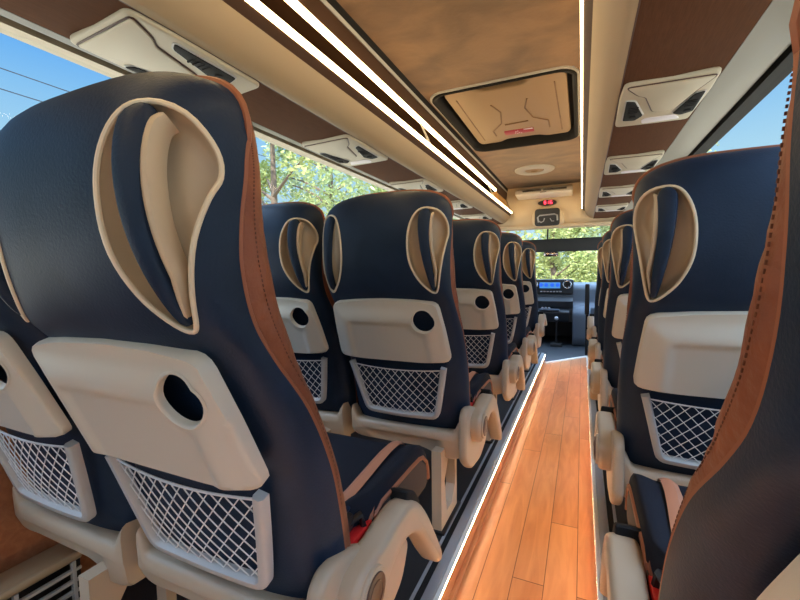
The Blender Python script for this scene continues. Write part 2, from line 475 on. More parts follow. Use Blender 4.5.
def cup_bm():
    bm = nb(); rows = []
    for r, d in ((CR+.003, .0012), (CR+.001, .0028), (CR-.0015, .001), (CR-.002, -.004), (CR-.0025, -.012)):
        rows.append([tp(u, k, tray_h(u, k)+d*.8) for u, k in circ(CUP[0], CUP[1], r, 32)])
    grid(bm, rows, True); return bm
def latch_bm(u):
    bm = nb(); c = tp(u, TL+.002, -.004); box(bm, c.x-.014, c.x+.014, c.y-.006, c.y+.006, c.z-.007, c.z+.004)
    return bm
# pocket
PT, PB = Vector((0, -.040, .576)), Vector((0, .004, .385))
PD = PB-PT; PLn = PD.length; PDn = PD/PLn; PN = Vector((0, PDn.z, -PDn.y))
if PN.y > 0: PN = -PN
def pp(u, k, h=0): return PT+PDn*k+Vector((u, 0, 0))+PN*h
def pocket_frame_bm():
    bm = nb()
    path = [(-.171,.0),(-.166,.02),(-.150,.09),(-.134,.160),(-.126,.178),(-.105,.186),(.0,.190),(.105,.186),(.128,.178),(.137,.160),(.153,.09),(.167,.02),(.171,.0)]
    path = spline(path, 3); rows = []
    n = len(path)
    for i, (u, k) in enumerate(path):
        a, b = path[max(0, i-1)], path[min(n-1, i+1)]
        t = Vector((b[0]-a[0], b[1]-a[1])).normalized(); nr = Vector((-t.y, t.x))
        w = .0095; r = []
        for du, dh in ((-w, -.010), (-w, .002), (-w*.6, .008), (w*.5, .008), (w, .003), (w, -.010)):
            r.append(pp(u+nr.x*du, k+nr.y*du, dh))
        rows.append(r)
    vs = grid(bm, rows, True); bm.faces.new(vs[0][::-1]); bm.faces.new(vs[-1]); return bm
def net_bm():
    bm = nb()
    def hw(k): return .160-.034*k/.185
    K0, K1 = .010, .182
    def bulge(u, k):
        a = max(0, 1-(u/hw(k))**2); b = max(0, 1-((k-.07)/.12)**2)
        return -.002+.012*a*b
    def inn(u, k): return K0+ .006*(1-(u/.16)**2) <= k <= K1 and abs(u) <= hw(k)
    stp = .029; slope = 1.15
    for sgn in (1, -1):
        for j in range(-16, 17):
            pts = []
            u0 = j*stp
            for i in range(61):
                k = K0+(K1-K0)*i/60; u = u0+sgn*(k-K0-.086)/slope*1.0
                if inn(u, k): pts.append(pp(u, k, bulge(u, k)+sgn*.0005))
                elif pts: break
            if len(pts) > 3: tube(bm, pts[::2]+([pts[-1]] if len(pts) % 2 == 0 else []), .00115, 4, cap=False)
    top = [pp(-.162+.324*i/24, K0+.006*(1-((i-12)/12)**2), bulge(-.16+.32*i/24, K0+.01)) for i in range(25)]
    tube(bm, top, .0022, 6)
    return bm
def base_bm(m):
    bm = nb(); rows = []
    for i in range(41):
        x = -.210+.420*i/40; a = abs(x)/.210
        horn = .045*sstep((a-.87)/.13)
        zt = .346+horn; zb = .272-(.028*sstep((x*m-.05)/.12))+.012*(a**12)
        e = .003*(a**14); scoop = .010*sstep((.75-a)/.2)
        prof = [(.055,zt-.004),(.024,zt),(.014+e,zt-.004),(.010+e,zt-.012),(.009+e,zt-.03),(.011+e,.312),(.013+e+scoop,.306),(.018+e+scoop,zb+.012),(.030+e,zb),(.12,zb-.006),(.30,zb-.004),(.40,.285),(.415,.300),(.40,.318),(.20,.322),(.10,.325)]
        rows.append([Vector((x, y, z)) for y, z in prof])
    vs = grid(bm, rows, True); bm.faces.new(vs[0][::-1]); bm.faces.new(vs[-1]); return bm
COVER = rpoly([(-.004,.258),(.0,.405),(.025,.428),(.07,.426),(.13,.405),(.24,.335),(.315,.312),(.335,.28),(.30,.215),(.20,.185),(.07,.200)], .03, 4)
ARM = spline([(.044,.350),(.055,.388),(.092,.402),(.15,.404),(.21,.413),(.268,.413),(.32,.388),(.37,.335),(.42,.262),(.466,.190),(.468,.165),(.448,.160),(.40,.215),(.35,.282),(.305,.325),(.255,.346),(.205,.344),(.165,.325),(.135,.303),(.08,.298)], 3, True)
def cover_bm(m):
    bm = nb(); lo, hi = sorted((m*.207, m*.236)); extrude(bm, COVER, lo, hi, .010); return bm
def arm_bm(m):
    bm = nb(); lo, hi = sorted((m*.216, m*.270)); extrude(bm, ARM, lo, hi, .013, seg=4); return bm
def hub_bm(m):
    bm = nb(); lo, hi = sorted((m*.262, m*.276)); extrude(bm, circ(.098,.352,.043,32), lo, hi, .004); return bm
def badge_bm(m):
    bm = nb(); lo, hi = sorted((m*.270, m*.2785)); extrude(bm, circ(.098,.352,.034,32), lo, hi, .0015)
    tube(bm, [(m*.2785, y, z) for y, z in circ(.098,.352,.022,20)], .0012, 5, True)
    return bm
def band_bm(m):
    bm = nb(); lo, hi = sorted((m*.207, m*.254))
    extrude(bm, rpoly([(.285,.428),(.330,.406),(.360,.366),(.325,.332),(.282,.358)], .012, 3), lo, hi, .005); return bm
def cushion_bm():
    bm = nb(); rows = []
    ys = [(.115,0),(.125,.02),(.16,.03),(.22,.03),(.28,.03),(.34,.03),(.40,.03),(.45,.028),(.48,.018),(.50,.0),(.512,-.02),(.516,-.05)]
    for y, dz in ys:
        zt = .411+dz; fr = sstep((y-.45)/.06); r = []
        for i in range(33):
            a = -1+2*i/32; hw = .214-.036*(1-sstep((y-.13)/.09)); x = hw*math.copysign(1-(1-abs(a))**1.6, a) if abs(a) > .6 else hw*(1-(.4)**1.6)/.6*a
            k = abs(a); crown = .010*sstep((k-.55)/.25) - .035*max(0, (k-.86)/.14)**2.2
            r.append(Vector((x, y, zt+crown)))
        hw = .212-.036*(1-sstep((y-.13)/.09)); r = [Vector((-hw, y, .325))]+r+[Vector((hw, y, .325))]
        rows.append(r)
    vs = grid(bm, rows)
    bm.faces.new(vs[0]); bm.faces.new(vs[-1][::-1])
    return bm
def stripe_bm(side):
    bm = nb(); rows = []
    for y, dz in [(.125,.02),(.16,.03),(.22,.03),(.28,.03),(.34,.03),(.40,.03),(.45,.028),(.48,.018),(.50,.0)]:
        x0 = .150-.020*sstep((y-.15)/.3); z = .411+dz+.0115
        rows.append([Vector((side*(x0-.0+.030*i/3), y, z+(-.004 if i in (0, 3) else 0)-.004*(i == 0))) for i in range(4)])
    grid(bm, rows); return bm
def cpipe_bm(side):
    bm = nb()
    for dx, dz in ((0, 0), (.006, -.017)):
        pts = [(side*(.206+dx), y, .411+d+.0035+dz-.010) for y, d in ((.205,-.01),(.22,.022),(.245,.03),(.32,.03),(.40,.03),(.45,.028),(.48,.020),(.502,.0),(.512,-.025),(.515,-.05))]
        tube(bm, pts+[(side*(.206+dx), .515, .335)], .0062, 6)
    return bm
def cside_bm(side):
    bm = nb(); lo, hi = sorted((side*.2100, side*.2145))
    extrude(bm, rpoly([(.21,.322),(.20,.405),(.45,.418),(.505,.375),(.505,.322)], .02), lo, hi, .0015); return bm
def buckle_bm(m):
    bm = nb(); x0, x1 = sorted((m*.182, m*.214)); box(bm, x0, x1, .125, .215, .335, .392, .007)
    x0, x1 = sorted((m*.155, m*.200)); box(bm, x0, x1, .105, .165, .405, .440, .010)
    tube(bm, [(m*.19,.14,.42),(m*.203,.175,.428),(m*.205,.185,.40)], .007, 6)
    return bm
def button_bm(m):
    bm = nb(); x0, x1 = sorted((m*.185, m*.213)); box(bm, x0, x1, .130, .212, .388, .402, .004); return bm
def strap_bm(m):
    bm = nb(); x0, x1 = sorted((m*.135, m*.19)); box(bm, x0, x1, .112, .165, .440, .448, .003); return bm
def leg_bm(m):
    bm = nb(); O = [(-.02,.0),(.16,.0),(.16,.14),(.16,.285),(-.02,.285),(-.02,.14)]
    I = [(.040,.050),(.095,.050),(.135,.10),(.135,.235),(.060,.235),(.016,.17)]
    rings = {}
    for x in (m*.120, m*.154):
        rings[x] = ([bm.verts.new((x, y, z)) for y, z in O], [bm.verts.new((x, y, z)) for y, z in I])
    for x, (o, i_) in rings.items():
        for k in range(6): bm.faces.new((o[k], o[(k+1) % 6], i_[(k+1) % 6], i_[k]))
    (oa, ia), (ob, ib) = rings.values()
    for k in range(6):
        bm.faces.new((oa[k], oa[(k+1) % 6], ob[(k+1) % 6], ob[k])); bm.faces.new((ia[k], ia[(k+1) % 6], ib[(k+1) % 6], ib[k]))
    return bm
def foot_bm(m):
    bm = nb(); x0, x1 = sorted((m*.108, m*.166)); box(bm, x0, x1, -.03, .18, 0, .012, .003); return bm
def backpan_bm():
    return bx(-.19,.19,.10,.19,.305,.36,bev=.01)
def recline(bm, a):
    if a:
        for v in bm.verts:
            y, z = v.co.y-.10, v.co.z-.31; c, s = math.cos(a), math.sin(a)
            v.co.y = .10+c*y-s*z; v.co.z = .31+s*y+c*z
    return bm
def make_seat(name, loc, label, m=1, aisle=True, rec=0):
    t = empty(name, loc, label, 'seat', 'navy leather coach seats')
    rc = lambda bm: recline(bm, rec)
    sh = obj('back_shell', rc(shell_bm()), 'navy', t, sharp=60)
    obj('backrest_pad', rc(front_bm()), 'fabric', t, sharp=60)
    for s in (1, -1):
        b = obj('side_bolster', rc(bolster_bm(s)), 'orange', t, sharp=70); b['label'] = 'orange quilted leather side edge of the backrest'; obj('stitching', rc(stitch_bm(s)), 'thread', b)
        h = obj('handle_recess', rc(handle_recess_bm(s)), 'recess', t, sharp=60); h['label'] = 'tan teardrop hand hold moulded into the headrest corner'
        obj('recess_rim', rc(handle_rim_bm(s)), 'rim', h)
        g = obj('grip_bar', rc(bar_bm(s)), 'navy', h); g['label'] = 'dark blue curved grip bar'
        obj('grip_edge', rc(barin_bm(s)), 'recess', h)
    p = obj('back_piping', rc(piping_bm()), 'piping', t); p['label'] = 'thin orange piping'
    tr = obj('tray_table', rc(tray_bm()), 'tray', t, sharp=50); tr['label'] = 'folded light beige tray table'
    obj('cup_holder', rc(cup_bm()), 'tray', tr, sharp=60); obj('tray_latch', rc(latch_bm(-.11)), 'black', tr); obj('tray_latch', rc(latch_bm(.095)), 'black', tr)
    pf = obj('pocket_frame', rc(pocket_frame_bm()), 'frame', t, sharp=50); pf['label'] = 'grey beige frame of the net pocket'
    n = obj('pocket_net', rc(net_bm()), 'net', pf); n['label'] = 'white diamond mesh net'
    b = obj('seat_base', base_bm(m), 'beige', t, sharp=50); b['label'] = 'beige plastic base shell'
    obj('hinge_bar', backpan_bm(), 'black', t)
    cu = obj('seat_cushion', cushion_bm(), 'fabric', t, sharp=60)
    for s in (1, -1):
        obj('cushion_stripe', stripe_bm(s), 'peach', cu); obj('cushion_piping', cpipe_bm(s), 'piping', cu); obj('cushion_side', cside_bm(s), 'darkside', cu)
    bk = obj('belt_buckle', buckle_bm(m), 'black', t); bb = obj('release_button', button_bm(m), 'red', bk); bb['label'] = 'red release button'
    obj('belt_strap', strap_bm(m), 'navy', bk)
    lg = obj('leg', leg_bm(m), 'beige', t); lg['label'] = 'beige leg with hexagonal cut-out'
    obj('foot_plate', foot_bm(m), 'black', lg)
    if aisle:
        obj('side_cover', cover_bm(m), 'beige', t)
        a = obj('armrest', arm_bm(m), 'beige', t, sharp=60); a['label'] = 'hooked beige armrest'
        obj('armrest_hub', hub_bm(m), 'beige', a); q = obj('hub_badge', badge_bm(m), 'brown', a); q['label'] = 'dark brown round badge'
        obj('armrest_band', band_bm(m), 'rubber', a)
    return t
def copy_tree(o, parent=None):
    c = o.copy(); C.objects.link(c)
    if parent: c.parent = parent
    for ch in list(o.children): copy_tree(ch, c)
    return c
XA, XW, XR = -.572, -1.030, .3205
YA = [.456, 1.253, 2.04, 2.80, 3.64]; YW = [.447, 1.247, 2.05]; YR = [.405, 1.203, 2.00, 2.76, 3.57]
lab_a = ['largest navy seat in the left foreground, with its whole tray and net pocket in view',
         'navy aisle seat in the middle of the left side, directly ahead of the foreground seat',
         'navy seat left of the aisle, third from the camera, half hidden',
         'navy aisle seat left of the aisle, second from the cab, only its right edge showing',
         'farthest navy seat left of the aisle, next to the dashboard in view']
lab_w = ['navy window seat cut off at the left photo edge, above the floor heater grille',
         'navy window seat showing between the foreground seat and the middle aisle seat',
         'left window seat hidden behind the middle aisle seat, third row']
lab_r = ['navy seat cut off by the right photo edge, nearest single seat right of the aisle',
         'navy single seat with beige tray right of the aisle, in front of the right window',
         'navy single seat right of the aisle, third from the camera, seen edge-on',
         'navy single seat right of the aisle, fourth from the camera, narrow sliver',
         'farthest navy single seat right of the aisle, beside the front dashboard']
sf = make_seat('coach_seat', (XA-.008, YA[0], PL), lab_a[0], rec=R(1.05))
sa = make_seat('coach_seat', (XA, YA[1], PL), lab_a[1], rec=R(.3))
sw = make_seat('coach_seat', (XW-.004, YW[0], PL), lab_w[0], aisle=False, rec=R(.5))
sq = make_seat('coach_seat', (.316, .505, PL), lab_r[0], m=-1, rec=R(11.5))
sr = make_seat('coach_seat', (XR, YR[1], PL), lab_r[1], m=-1, rec=R(2.67))
for src, x, ys, labs in ((sa, XA, YA[1:], lab_a[1:]), (sw, XW, YW, lab_w), (sr, XR, YR[1:], lab_r[1:])):
    for y, l in list(zip(ys, labs))[1:]:
        c = copy_tree(src); c.location = (x, y, PL); c['label'] = l

# front row armrests are swung up a little
for o in list(C.objects):
    if o.name.startswith('armrest') and o.parent and o.parent.type == 'EMPTY' and o.parent.location.y > 3.5:
        a = R(28); o.matrix_parent_inverse = Matrix.Identity(4)
        o.matrix_basis = Matrix.Translation((0,.098,.352)) @ Matrix.Rotation(a, 4, 'X') @ Matrix.Translation((0,-.098,-.352))

# ------------------------------------------------------------------ floor, walls, windows
Y0, Y1, YF = -1.15, 4.62, 6.5
XL, XRr = CX-.925, CX+.925
struct('floor', bx(-.347, .062, Y0, 4.9, -.06, 0), 'wood', flat=True)
def two_steps():
    bm = nb(); box(bm, XL, -.352, Y0, 4.5, -.06, PL); box(bm, .066, XRr, Y0, 4.5, -.06, PL); return bm
struct('floor_platform', two_steps(), 'platform', flat=True)
bm = nb()
box(bm, -.3515, -.3475, Y0, 4.5, 0, PL-.004); box(bm, -.3475, -.332, Y0, 4.5, 0, .012, .004); box(bm, .0625, .0655, Y0, 4.5, 0, PL-.004)
struct('trim_1', bm, 'wood', flat=True)
def rails():
    bm = nb()
    for s in (-1, 1):
        a = (lambda x: x) if s < 0 else (lambda x: -.286-x)
        for x0, x1, z in ((-.383,-.353,.006),(-.412,-.402,.004)):
            p, q = sorted((a(x0), a(x1))); box(bm, p, q, Y0, 4.5, PL, PL+z, .0015)
    return bm
struct('trim_2', rails(), 'silver')
bm = nb(); box(bm, -.401, -.384, Y0, 4.5, PL, PL+.0025); box(bm, .098, .115, Y0, 4.5, PL, PL+.0025)
struct('trim_3', bm, 'rubber', flat=True)
for n_, sg in (('trim_4', -1), ('trim_edge', 1)):
    f_ = (lambda a: a) if sg < 0 else (lambda a: -.286-a)
    bm = nb()
    for xa, xb, z0, z1 in ((-.3525,-.3385,PL-.0015,PL+.003), (-.3475,-.3385,PL-.0095,PL-.006)):
        p, q = sorted((f_(xa), f_(xb))); box(bm, p, q, Y0+.02, 4.45, z0, z1, .001)
    struct(n_, bm, 'whitestrip')
    p, q = sorted((f_(-.3475), f_(-.3388)))
    tag(obj('step_light', bx(p, q, Y0+.02, 4.45, PL-.006, PL-.0015), 'ledfloor'), 'thin glowing cream light strip on the %s step edge of the aisle' % ('left' if sg < 0 else 'right'), 'light strip', 'aisle edge light strips')
# cab floor and threshold
struct('floor_cab', bx(XL, XRr, 4.5, YF, -.10, -.012), 'dashdark', flat=True)
bm = nb()
p = [(-.41,4.33),(.075,4.93),(.055,4.96),(-.43,4.36)]
extrude(bm, p, -.004, .012, .002, 'z'); struct('trim_threshold', bm, 'whitestrip')
bm = nb(); extrude(bm, [(-.43,4.36),(.055,4.96),(.3,5.6),(-.9,5.6),(-.9,4.36)], -.011, .006, .001, 'z')
struct('floor_mat', bm, 'dashdark')
def wall_bm(s):
    """side wall: lower part, belt, pillars are separate; upper part up to the roof"""
    bm = nb(); f = (lambda w: CX+s*w)
    prism(bm, [(f(.925),-.06),(f(.925),.72),(f(.915),.74),(f(.985),.76),(f(.985),-.06)], Y0, Y1)
    prism(bm, [(f(.900),1.600),(f(.86),1.90),(f(.45),2.0),(f(.45),2.04),(f(.90),1.96),(f(.955),1.600)], Y0, Y1)
    return bm
struct('wall_left', wall_bm(-1), 'fabricwall', flat=True)
struct('wall_right', wall_bm(1), 'fabricwall', flat=True)
def wallx(z, s): return CX+s*(.925-.046*(z-.74)/.85)
n = 0
PY = [-1.15, -.35, 1.245, 2.95, 4.62]
for s, nm in ((-1, 'left'), (1, 'right')):
    bm = nb()
    for y in PY[1:-1]+[4.58, -1.11]:
        if s > 0: y = {1.245: 1.36, 2.95: 2.80}.get(y, y)
        pr = [(wallx(.74, s), .74), (wallx(1.6, s), 1.6), (wallx(1.6, s)+s*.05, 1.6), (wallx(.74, s)+s*.05, .74)]
        prism(bm, pr, y-.035, y+.035)
    for z0, z1 in ((.735,.765),(1.572,1.602)):
        pr = [(wallx(z0, s)-s*.004, z0), (wallx(z1, s)-s*.004, z1), (wallx(z1, s)+s*.05, z1), (wallx(z0, s)+s*.05, z0)]
        if s < 0 and z0 > 1: struct('trim_window_top', (lambda b_: (prism(b_, pr, Y0, Y1), b_)[1])(nb()), 'podb', flat=True)
        else: prism(bm, pr, Y0, Y1)
    struct('trim_pillars_'+nm, bm, 'rubber', flat=True)
    for a, b in zip(PY, PY[1:]):
        n += 1; bm = nb()
        pr = [(wallx(.75, s)+s*.022, .75), (wallx(1.59, s)+s*.022, 1.59), (wallx(1.59, s)+s*.027, 1.59), (wallx(.75, s)+s*.027, .75)]
        prism(bm, pr, a, b); struct('window_%d' % n, bm, 'glass', flat=True)
# rear wall with the back window
bm = nb(); box(bm, XL, XRr, Y0-.06, Y0, -.06, .95); box(bm, XL, XRr, Y0-.06, Y0, 1.62, 2.0); box(bm, XL, CX-.62, Y0-.06, Y0, .95, 1.62); box(bm, CX+.62, XRr, Y0-.06, Y0, .95, 1.62)
struct('wall_back', bm, 'trimg', flat=True)
struct('window_9', bx(CX-.63, CX+.63, Y0-.035, Y0-.03, .94, 1.63), 'glass', flat=True)
# heater under the left windows
hr = empty('floor_heater', (-1.22, -.1, PL), 'beige floor heater with dark slotted grille at the lower left corner', 'heater')
bm = nb(); box(bm, -.04, .045, -.9, .655, 0, .012); box(bm, -.045, -.035, -.9, .655, 0, .17); box(bm, -.04, .045, .645, .655, 0, .165); obj('housing', bm, 'black', hr)
bm = nb(); tube(bm, [(.045,-.9,.170),(.045,.655,.170)], .010, 10); box(bm, -.045, .045, -.9, .655, .160, .176, .004); obj('top_rail', bm, 'cove', hr)
bm = nb()
for k in range(5): box(bm, .040, .050, -.9, .655, .020+.028*k, .027+.028*k)
for k in range(14): box(bm, .038, .051, -.86+k*.115, -.852+k*.115, .012, .16)
obj('grille', bm, 'frame', hr)

# ------------------------------------------------------------------ overhead: ceiling, racks, panels
bm = nb()
HX, HY = CX-.022, 2.500
box(bm, CX-.47, HX-.335, Y0, 4.56, 1.880, 1.91); box(bm, HX+.335, CX+.47, Y0, 4.56, 1.880, 1.91)
box(bm, HX-.335, HX+.335, Y0, HY-.51, 1.880, 1.91); box(bm, HX-.335, HX+.335, HY+.51, 4.56, 1.880, 1.91)
struct('ceiling', bm, 'suede', flat=True)
PANEL = [(.455,.530),(.58,.527),(.705,.536)]
COVEP = spline([(.4535,.528),(.443,.5295),(.430,.534),(.405,.552),(.385,.580),(.3725,.607)], 4)
def run(prof, s, t, y0, y1):
    bm = nb(); pr = [(CX+s*w, H+z) for w, z in prof]
    prism(bm, sheet(pr, s*t), y0, y1); return bm
def solid(prof, s, y0, y1):
    bm = nb(); prism(bm, [(CX+s*w, H+z) for w, z in prof], y0, y1); return bm
k = 4
for s, nm in ((-1, 'left'), (1, 'right')):
    rk = empty('luggage_rack', (0, 0, 0), 'long open luggage rack with bright light strips along the %s side of the ceiling' % nm, 'luggage rack')
    YE = 4.555
    cv = obj('cove', run(COVEP, s, -.012, Y0, YE), 'cove', rk); cv['label'] = 'curved warm beige underside of the rack'
    obj('lip', solid([(.3735,.605),(.350,.630),(.350,.634),(.356,.648),(.372,.650),(.390,.615)], s, Y0, YE), 'railbrown', rk)
    obj('light_strip', solid([(.3515,.6255),(.3455,.6345),(.3455,.646),(.3535,.648),(.3545,.634)], s, Y0+.01, YE-.01), 'led', rk)
    obj('shelf', solid([(.36,.646),(.76,.640),(.775,.66),(.78,.86),(.765,.86),(.76,.665),(.745,.655),(.36,.652)], s, Y0, YE), 'rackin', rk)
    obj('top_rail', solid([(.4115,.776),(.405,.80),(.402,.855),(.44,.862),(.70,.862),(.70,.853),(.44,.845),(.430,.80)], s, Y0, YE), 'railbrown', rk)
    obj('light_strip', solid([(.4125,.766),(.4065,.772),(.4035,.790),(.4105,.791),(.416,.778)], s, Y0+.01, 3.95), 'led', rk)
    obj('pale_edge', solid([(.4015,.858),(.3985,.872),(.404,.874),(.410,.86)], s, Y0, YE), 'frame', rk)
    for y in (.35, 1.98, 3.62):
        obj('divider', solid([(.352,.648),(.407,.772),(.415,.772),(.362,.648)], s, y-.006, y+.006), 'white', rk)
        bm = solid([(.365,.652),(.41,.77),(.76,.77),(.76,.66)], s, y+.008, y+.013)
    obj('end_panel', solid([(.372,.607),(.348,.635),(.405,.78),(.403,.86),(.78,.86),(.78,.64),(.70,.60),(.47,.53)], s, YE-.02, YE), 'cove', rk)
    eb = obj('end_box', solid([(.365,.652),(.409,.77),(.74,.77),(.74,.655)], s, 3.975, 4.53), 'endlit', rk); eb['label'] = 'rack end wall with the strip light painted in as orange'
    # underside panel with service units
    k += 1
    struct('trim_%d' % k, run(PANEL, s, .015, Y0, YE+.1), 'panelbrown', flat=False)
    k += 1
    struct('trim_%d' % k, run(spline([(.700,.5345),(.712,.5375),(.76,.552),(.82,.580),(.862,.602),(.874,.614)], 3), s, .016, Y0, YE+.1), 'trimg')
    struct('trim_seam_'+nm, solid([(.4535,.5285),(.4575,.5285),(.4575,.5315),(.4535,.5315)], s, Y0, YE), 'brown')
    struct('trim_groove_'+nm, solid([(.398,.872),(.394,.90),(.42,.90),(.42,.876)], s, Y0, YE), 'rubber')
# service units: beige plate, door line, two black vents, reading-light strip
def service_unit(s, y, label):
    t = empty('service_unit', (CX+s*.575, y, H+.530), label, 'overhead service unit', 'overhead service units')
    hw, hl = .118, .18
    q = lambda u, v: (s*u, v)      # u outward from the aisle edge
    out = rpoly([(-.112,-.190),(.115,-.180),(.119,-.06),(.112,.192),(.0,.186),(-.114,.174),(-.118,-.09)], .02, 4)
    bm = nb(); extrude(bm, [(s*a, b) for a, b in out], -.010, .006, .006, 'z'); obj('plate', bm, 'podb', t)
    door = rpoly([(-.104,-.176),(-.070,-.108),(-.048,-.088),(-.014,.046),(.000,.056),(.040,.056),(.050,.045),(.080,-.078),(.108,-.165)], .012, 3)
    bm = nb(); extrude(bm, [(s*a, b) for a, b in door], -.0145, -.008, .003, 'z'); obj('flap', bm, 'podb', t)
    bm = nb(); tube(bm, [(s*a, b, -.0103) for a, b in inset(door, -.002)], .0026, 5, True); obj('seam', bm, 'brown', t)
    for pts in ([(-.098,-.078),(-.074,-.064),(-.038,.072),(-.058,.112),(-.095,.100)], [(.050,.094),(.082,-.055),(.105,-.064),(.107,.098),(.076,.120)]):
        bm = nb(); pl = rpoly(pts, .008, 3)
        extrude(bm, [(s*a, b) for a, b in inset(pl, -.004)], -.0125, -.006, .002, 'z'); obj('vent_rim', bm, 'frame', t)
        bm = nb(); extrude(bm, [(s*a, b) for a, b in pl], -.0145, -.008, .0012, 'z'); v = obj('vent', bm, 'rubber', t)
        cx = sum(p[0] for p in pts)/5; cy = sum(p[1] for p in pts)/5
        bm = nb(); extrude(bm, [(s*a, b) for a, b in circ(cx+.004, cy+.040, .011, 16)], -.0185, -.012, .001, 'z')
        obj('vent_nozzle', bm, 'rubber', v)
        bm = nb()
        for q_ in range(4): box(bm, s*cx-.014, s*cx+.014, cy-.045+.014*q_, cy-.041+.014*q_, -.0165, -.013)
        gl_ = obj('vent_louvre', bm, 'rubber', v)
    bm = nb(); extrude(bm, [(s*a, b) for a, b in rpoly([(-.036,.128),(-.026,.112),(.060,.116),(.082,.160),(-.03,.164)], .01, 3)], -.0125, -.008, .0015, 'z')
    l = obj('reading_light', bm, 'paper', t); l['label'] = 'clear reading light lens'
    return t
where = ['nearest the camera', 'second from the camera', 'third from the camera', 'fourth from the camera', 'farthest, by the front bulkhead']
for s, nm in ((-1, 'left'), (1, 'right')):
    for i, y in enumerate((.72, 1.53, 2.34, 3.10, 3.88)):
        if s > 0 and i == 0: continue
        w = where[i] if s < 0 else ['', 'nearest visible', 'second visible', 'third visible', 'farthest, by the front bulkhead'][i]
        service_unit(s, y, 'beige overhead unit with two black vents under the %s rack, %s' % (nm, w))
# roof hatch
ht = empty('roof_hatch', (CX-.022, 2.500, 1.880), 'beige roof hatch lid in a wide black rounded frame on the suede ceiling', 'roof hatch')
def ring_bm(o, i, z0, z1):
    bm = nb(); n = len(o)
    rows = [[(x, y, z1) for x, y in i], [(x, y, z0) for x, y in i], [(x, y, z0) for x, y in o], [(x, y, z1) for x, y in o]]
    grid(bm, rows, True); return bm
O1, I1 = rrect(-.358,.358,-.535,.535,.09,6), rrect(-.325,.325,-.495,.495,.08,6)
obj('outer_flange', ring_bm(O1, rrect(-.347,.347,-.524,.524,.085,6), -.008, 0), 'frame', ht)
bm = nb(); n_ = len(O1)
rows = [[(x, y, z) for x, y in rrect(-.348+d,.348-d,-.525+d,.525-d,.085-d*.5,6)] for d, z in ((0,0),(0,-.014),(.006,-.018),(.016,-.014),(.024,.0),(.026,.07))]
vs = grid(bm, rows, True); bm.faces.new(vs[-1]); obj('frame', bm, 'rubber', ht)
lid = [(-.275,-.43),(-.14,-.432),(-.10,-.38),(.10,-.375),(.14,-.43),(.275,-.43),(.285,-.38),(.285,.38),(.27,.43),(.14,.43),(.10,.39),(-.10,.385),(-.14,.43),(-.27,.43),(-.285,.38)]
LZ = .014
bm = nb(); extrude(bm, rpoly([(x*1.06, y*1.04) for x, y in lid], .04, 4), (LZ), LZ+.03, .008, 'z'); ld = obj('lid', bm, 'hatch', ht); ld['label'] = 'moulded beige hatch lid'
bm = nb()
tube(bm, [(-.09,-.22,LZ),(-.06,-.10,LZ),(-.085,.08,LZ),(-.16,.20,LZ),(-.16,.30,LZ)], .005, 6)
tube(bm, [(.10,-.22,LZ),(.075,-.10,LZ),(.10,.06,LZ),(.18,.15,LZ),(.18,.28,LZ)], .005, 6)
tube(bm, [(-.07,.115,LZ),(.07,.105,LZ)], .006, 6); tube(bm, [(-.245,-.36,LZ),(-.25,.36,LZ)], .004, 6); tube(bm, [(.245,-.36,LZ),(.25,.36,LZ)], .004, 6)
obj('ribs', bm, 'suede', ld)
bm = nb(); extrude(bm, rrect(-.10,.085,.235,.315,.014), LZ-.0025, LZ+.001, .0008, 'z'); st = obj('sticker', bm, 'sticker', ht); st['label'] = 'red and white instruction sticker'
bm = nb()
extrude(bm, rpoly([(.020,.236),(.080,.236),(.082,.258),(.030,.256)], .006), LZ-.0032, LZ-.002, .0003, 'z'); obj('white_patch', bm, 'paper', st); bm = nb()
for a, b in ((-.036,.286),(-.024,.298),(-.012,.290),(.000,.300),(-.03,.262),(-.018,.255)): box(bm, a, a+.007, b, b+.012, LZ-.0032, LZ-.002)
obj('print', bm, 'paper', st)
# ceiling speaker / lamp disc
sp = empty('ceiling_lamp', (-.40, 3.80, 1.880), 'round silver ceiling lamp with beige centre behind the roof hatch', 'lamp')
def disc(prof, n=40):
    bm = nb(); rows = [[(r*math.cos(2*math.pi*i/n), r*math.sin(2*math.pi*i/n), z) for i in range(n)] for r, z in prof]
    vs = grid(bm, rows, True); bm.faces.new(vs[-1]); return bm
obj('ring', disc([(.17,0),(.168,-.008),(.155,-.016),(.10,-.020),(.085,-.012),(.08,-.004)]), 'frame', sp)
obj('centre', disc([(.082,-.006),(.075,-.014),(.03,-.016),(.028,-.006)]), 'hatch', sp)
# front air outlet
ac = empty('air_outlet', (CX-.01, 4.40, H+.765), 'white slotted air outlet box at the front end of the ceiling', 'air vent')
bm = nb(); pr = rpoly([(-.060,.064),(.08,.100),(.16,.100),(.16,.0),(-.03,.006),(-.075,.018)], .012, 3)
extrude(bm, pr, -.275, .275, .012); obj('housing', bm, 'white', ac)
bm = nb()
for x0, x1 in ((-.20,-.02),(.0,.22)):
    for kk in range(2): box(bm, x0, x1, -.076, -.05, .042+kk*.010, .047+kk*.010)
box(bm, -.03, .03, -.078, -.03, .024, .029); obj('slot', bm, 'rubber', ac)
